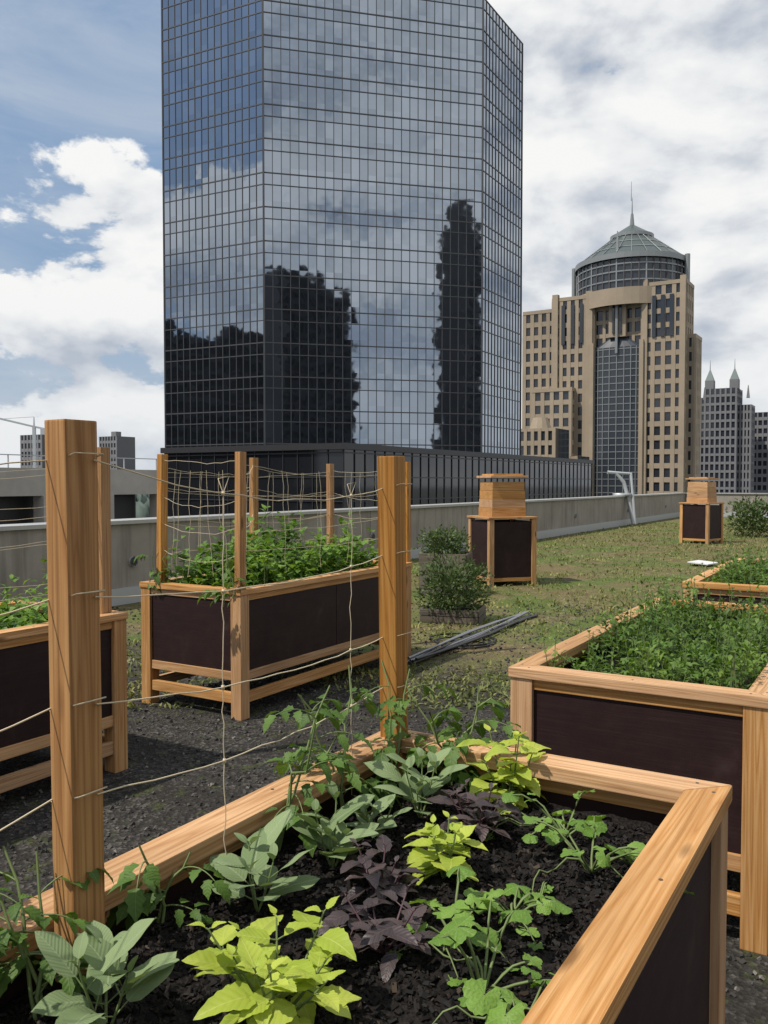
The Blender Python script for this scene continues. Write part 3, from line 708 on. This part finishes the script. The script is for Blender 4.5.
e=new_empty('office_building',(188,425,0),ROT); a=Acc(); a.bb(-6,6,0,14,-40,36,1); grid(a,(-6,0,0),Xx,Ny,12,-40,36,5,4,.7,1.6,0,.4); a.build('body',[M_dull,M_glassd],e,False)
e=new_empty('office_building',(41,232,0),ROT); a=Acc(); a.bb(-5,5,0,12,-40,16,1); grid(a,(-5,0,0),Xx,Ny,10,-38,16,5,3.8,.9,1.3,0,.4); a.cyl((0,3),3,2,16,19,12,0); a.build('body',[M_stone,M_glassd],e,False)
e=new_empty('office_building',(52,246,0),ROT); a=Acc(); a.bb(-9,3,0,12,-40,9,1); grid(a,(-9,0,0),Xx,Ny,12,-38,9,6,3.8,.9,1.3,0,.4); a.build('body',[M_stone,M_glassd],e,False)
e=new_empty('office_building',(-160,500,0),ROT); a=Acc(); a.bb(-7,7,0,14,-40,28,1); grid(a,(-7,0,0),Xx,Ny,14,-40,28,6,4,.8,1.5,0,.4); a.bb(-2,2,4,8,28,31,0); a.build('body',[M_dull,M_glassd],e,False)
e=new_empty('office_building',(-168,410,0),ROT); a=Acc(); a.bb(-7,8,0,14,-40,24,1); grid(a,(-7,0,0),Xx,Ny,15,-40,24,6,4,.8,1.5,0,.4); a.build('body',[M_dull,M_glassd],e,False)
e=new_empty('office_building',(-230,640,0),ROT); a=Acc(); a.bb(-30,30,0,24,-40,10,1); grid(a,(-30,0,0),Xx,Ny,60,-40,10,16,4,1.2,1.5,0,.4); a.build('body',[M_stone,M_glassd],e,False)
e=new_empty('tower_crane',(-145,350,0)); a=Acc(); a.tube([(3,0,-40),(3,0,24)],.8,.8,4); a.tube([(-16,0,28.5),(3,0,24),(8,0,23)],.55,.5,4); a.tube([(3,0,24),(3,0,28)],.4,.2,4); a.tube([(3,0,28),(-10,0,27.2)],.12,.12,4); a.box((7,0,22),1.2,.8,1.2); a.build('mast_and_jib',[M_metal],e,False)
e=new_empty('parking_garage',(0,0,0),ROT); a=Acc()
for z in (1.0,-2.4,-5.8): a.bb(-62,-32,4,31.6,z,z+1.2,0)
a.bb(-61,-33,5,30.6,-40,1.1,1)  # near-black core paints the shade in the open decks
for k in range(9): a.bb(-32.6,-31.9,4+3.4*k,4.5+3.4*k,-40,1.0,0)
a.bb(-50,-42,22,29,2.2,3.2,2); a.bb(-42,-39,12,18,2.2,3.0,0)
for k in range(14): a.tube([(-32.2,4+2.1*k,2.2),(-32.2,4+2.1*k,2.75)],.03,.03,4,2)
a.tube([(-32.2,4,2.75),(-32.2,31.5,2.75)],.03,.03,4,2)
a.build('decks',[M_conc,M_dark,M_metal],e,False)

def dark_tower(loc,w,d,h,nx,rot,steps=()):
    e=new_empty('dark_office_tower',loc,rot); a=Acc(); a.bb(-w/2,w/2,-d/2,d/2,-40,h,1)
    for (x0,x1,y0,y1,hh) in steps: a.bb(x0,x1,y0,y1,h,h+hh,1)
    grid(a,(w/2,d/2,0),Vector((-1,0,0)),Vector((0,1,0)),w,-40,h,nx,4,.5,1.3,0,.3)
    grid(a,(w/2,-d/2,0),Vector((0,1,0)),Vector((1,0,0)),d,-40,h,nx,4,.5,1.3,0,.3)
    a.build('body',[M_dark2,M_dark],e,False)  # shade of the sides facing the glass tower is put into these dark colours
dark_tower((50,-46,0),26,22,58,9,math.radians(-12),((-10,6,-8,8,5),(-4,2,-4,4,7)))
dark_tower((122,-66,0),10,14,86,5,math.radians(-25),((-4,3,-5,5,7),(-2,2,-3,3,15)))
dark_tower((-158,40,0),16,66,42,6,0,((-6,6,-20,-2,4),(-6,6,12,30,5)))

# ------------------------------------------------------------ sky, sun, camera
EL=math.radians(57); SD=Vector((-.85,-.38,0)).normalized()*math.cos(EL)+Vector((0,0,math.sin(EL)))
w=bpy.data.worlds.new('World'); sc.world=w; w.use_nodes=True; nt=w.node_tree; bg=nt.nodes['Background']
t=NT.__new__(NT); t.t=nt
sk=t.n('ShaderNodeTexSky',sky_type='NISHITA'); sk.sun_disc=False; sk.sun_elevation=EL; sk.sun_rotation=math.atan2(SD.x,SD.y); sk.air_density=1.2; sk.dust_density=1.5
tc=t.n('ShaderNodeTexCoord'); D=tc.outputs['Generated']; sep=t.n('ShaderNodeSeparateXYZ'); t.l(D,sep.inputs[0])
OF=(2.3,.4,1.35)
nA=t.noise(t.map(D,(1,1,1.9),OF),4.6,8,.57,.15)
nB=t.noise(t.map(D,(1,1,1.9),(OF[0]-.035,OF[1],OF[2]+.07)),4.6,4,.5,.15)
nC=t.noise(t.map(D,(1,1,2.0),(7,3,5)),2.4,4,.55)
nW=t.noise(t.map(D,(1,1,3.2),(1,9,2)),3.0,6,.6,.6)
rt=t.n('ShaderNodeMapRange',interpolation_type='SMOOTHSTEP'); rt.inputs[1].default_value=-.25; rt.inputs[2].default_value=.10; rt.inputs[3].default_value=0; rt.inputs[4].default_value=1; t.l(sep.outputs[0],rt.inputs[0])
up=t.n('ShaderNodeMapRange',interpolation_type='SMOOTHSTEP'); up.inputs[1].default_value=.31; up.inputs[2].default_value=.40; up.inputs[3].default_value=.045; up.inputs[4].default_value=-.09; t.l(sep.outputs[2],up.inputs[0])
cov=t.math('ADD',t.math('ADD',nA.outputs[0],up.outputs[0]),t.math('MULTIPLY',rt.outputs[0],.25))
f=t.ramp(cov,[(.485,0.),(.53,1.)],'EASE')
thick=t.math('SUBTRACT',nB.outputs[0],nA.outputs[0])
sh=t.math('ADD',t.math('SUBTRACT',.68,t.math('MULTIPLY',thick,3.4)),t.math('MULTIPLY',t.math('SUBTRACT',nC.outputs[0],.5),.9))
cc=t.ramp(sh,[(.12,(4.7,5.3,6.3)),(.42,(6.9,7.3,7.9)),(.68,(9.0,9.2,9.4)),(1.,(10.4,10.4,10.3))])
base=t.mix(.6,sk.outputs[0],(3.3,4.9,7.4))
base=t.mix(t.ramp(nW.outputs[0],[(.42,0.),(.70,.6)]),base,(6.6,7.2,7.9))
hz=t.ramp(sep.outputs[2],[(.0,1.),(.22,0.)])
skyc=t.mix(f,base,cc); skyc=t.mix(t.math('MULTIPLY',hz,.5),skyc,(7.3,7.8,8.4))
t.l(skyc,bg.inputs[0]); bg.inputs[1].default_value=.09
sl=bpy.data.lights.new('sun','SUN'); sl.energy=4.6; sl.angle=math.radians(.9); sl.color=(1,.93,.82)
so=bpy.data.objects.new('sun',sl); col.objects.link(so); so.rotation_euler=SD.to_track_quat('Z','Y').to_euler()
cd=bpy.data.cameras.new('camera'); cam=bpy.data.objects.new('camera',cd); col.objects.link(cam)
cam.location=(0,0,1.6); cam.rotation_euler=(math.radians(90-2.0),0,0)
cd.sensor_fit='VERTICAL'; cd.sensor_height=36; cd.sensor_width=27; cd.lens=860/1024*36; cd.clip_start=.05; cd.clip_end=20000
sc.camera=cam
sc.view_settings.view_transform='Standard'; sc.view_settings.look='None'; sc.view_settings.exposure=0
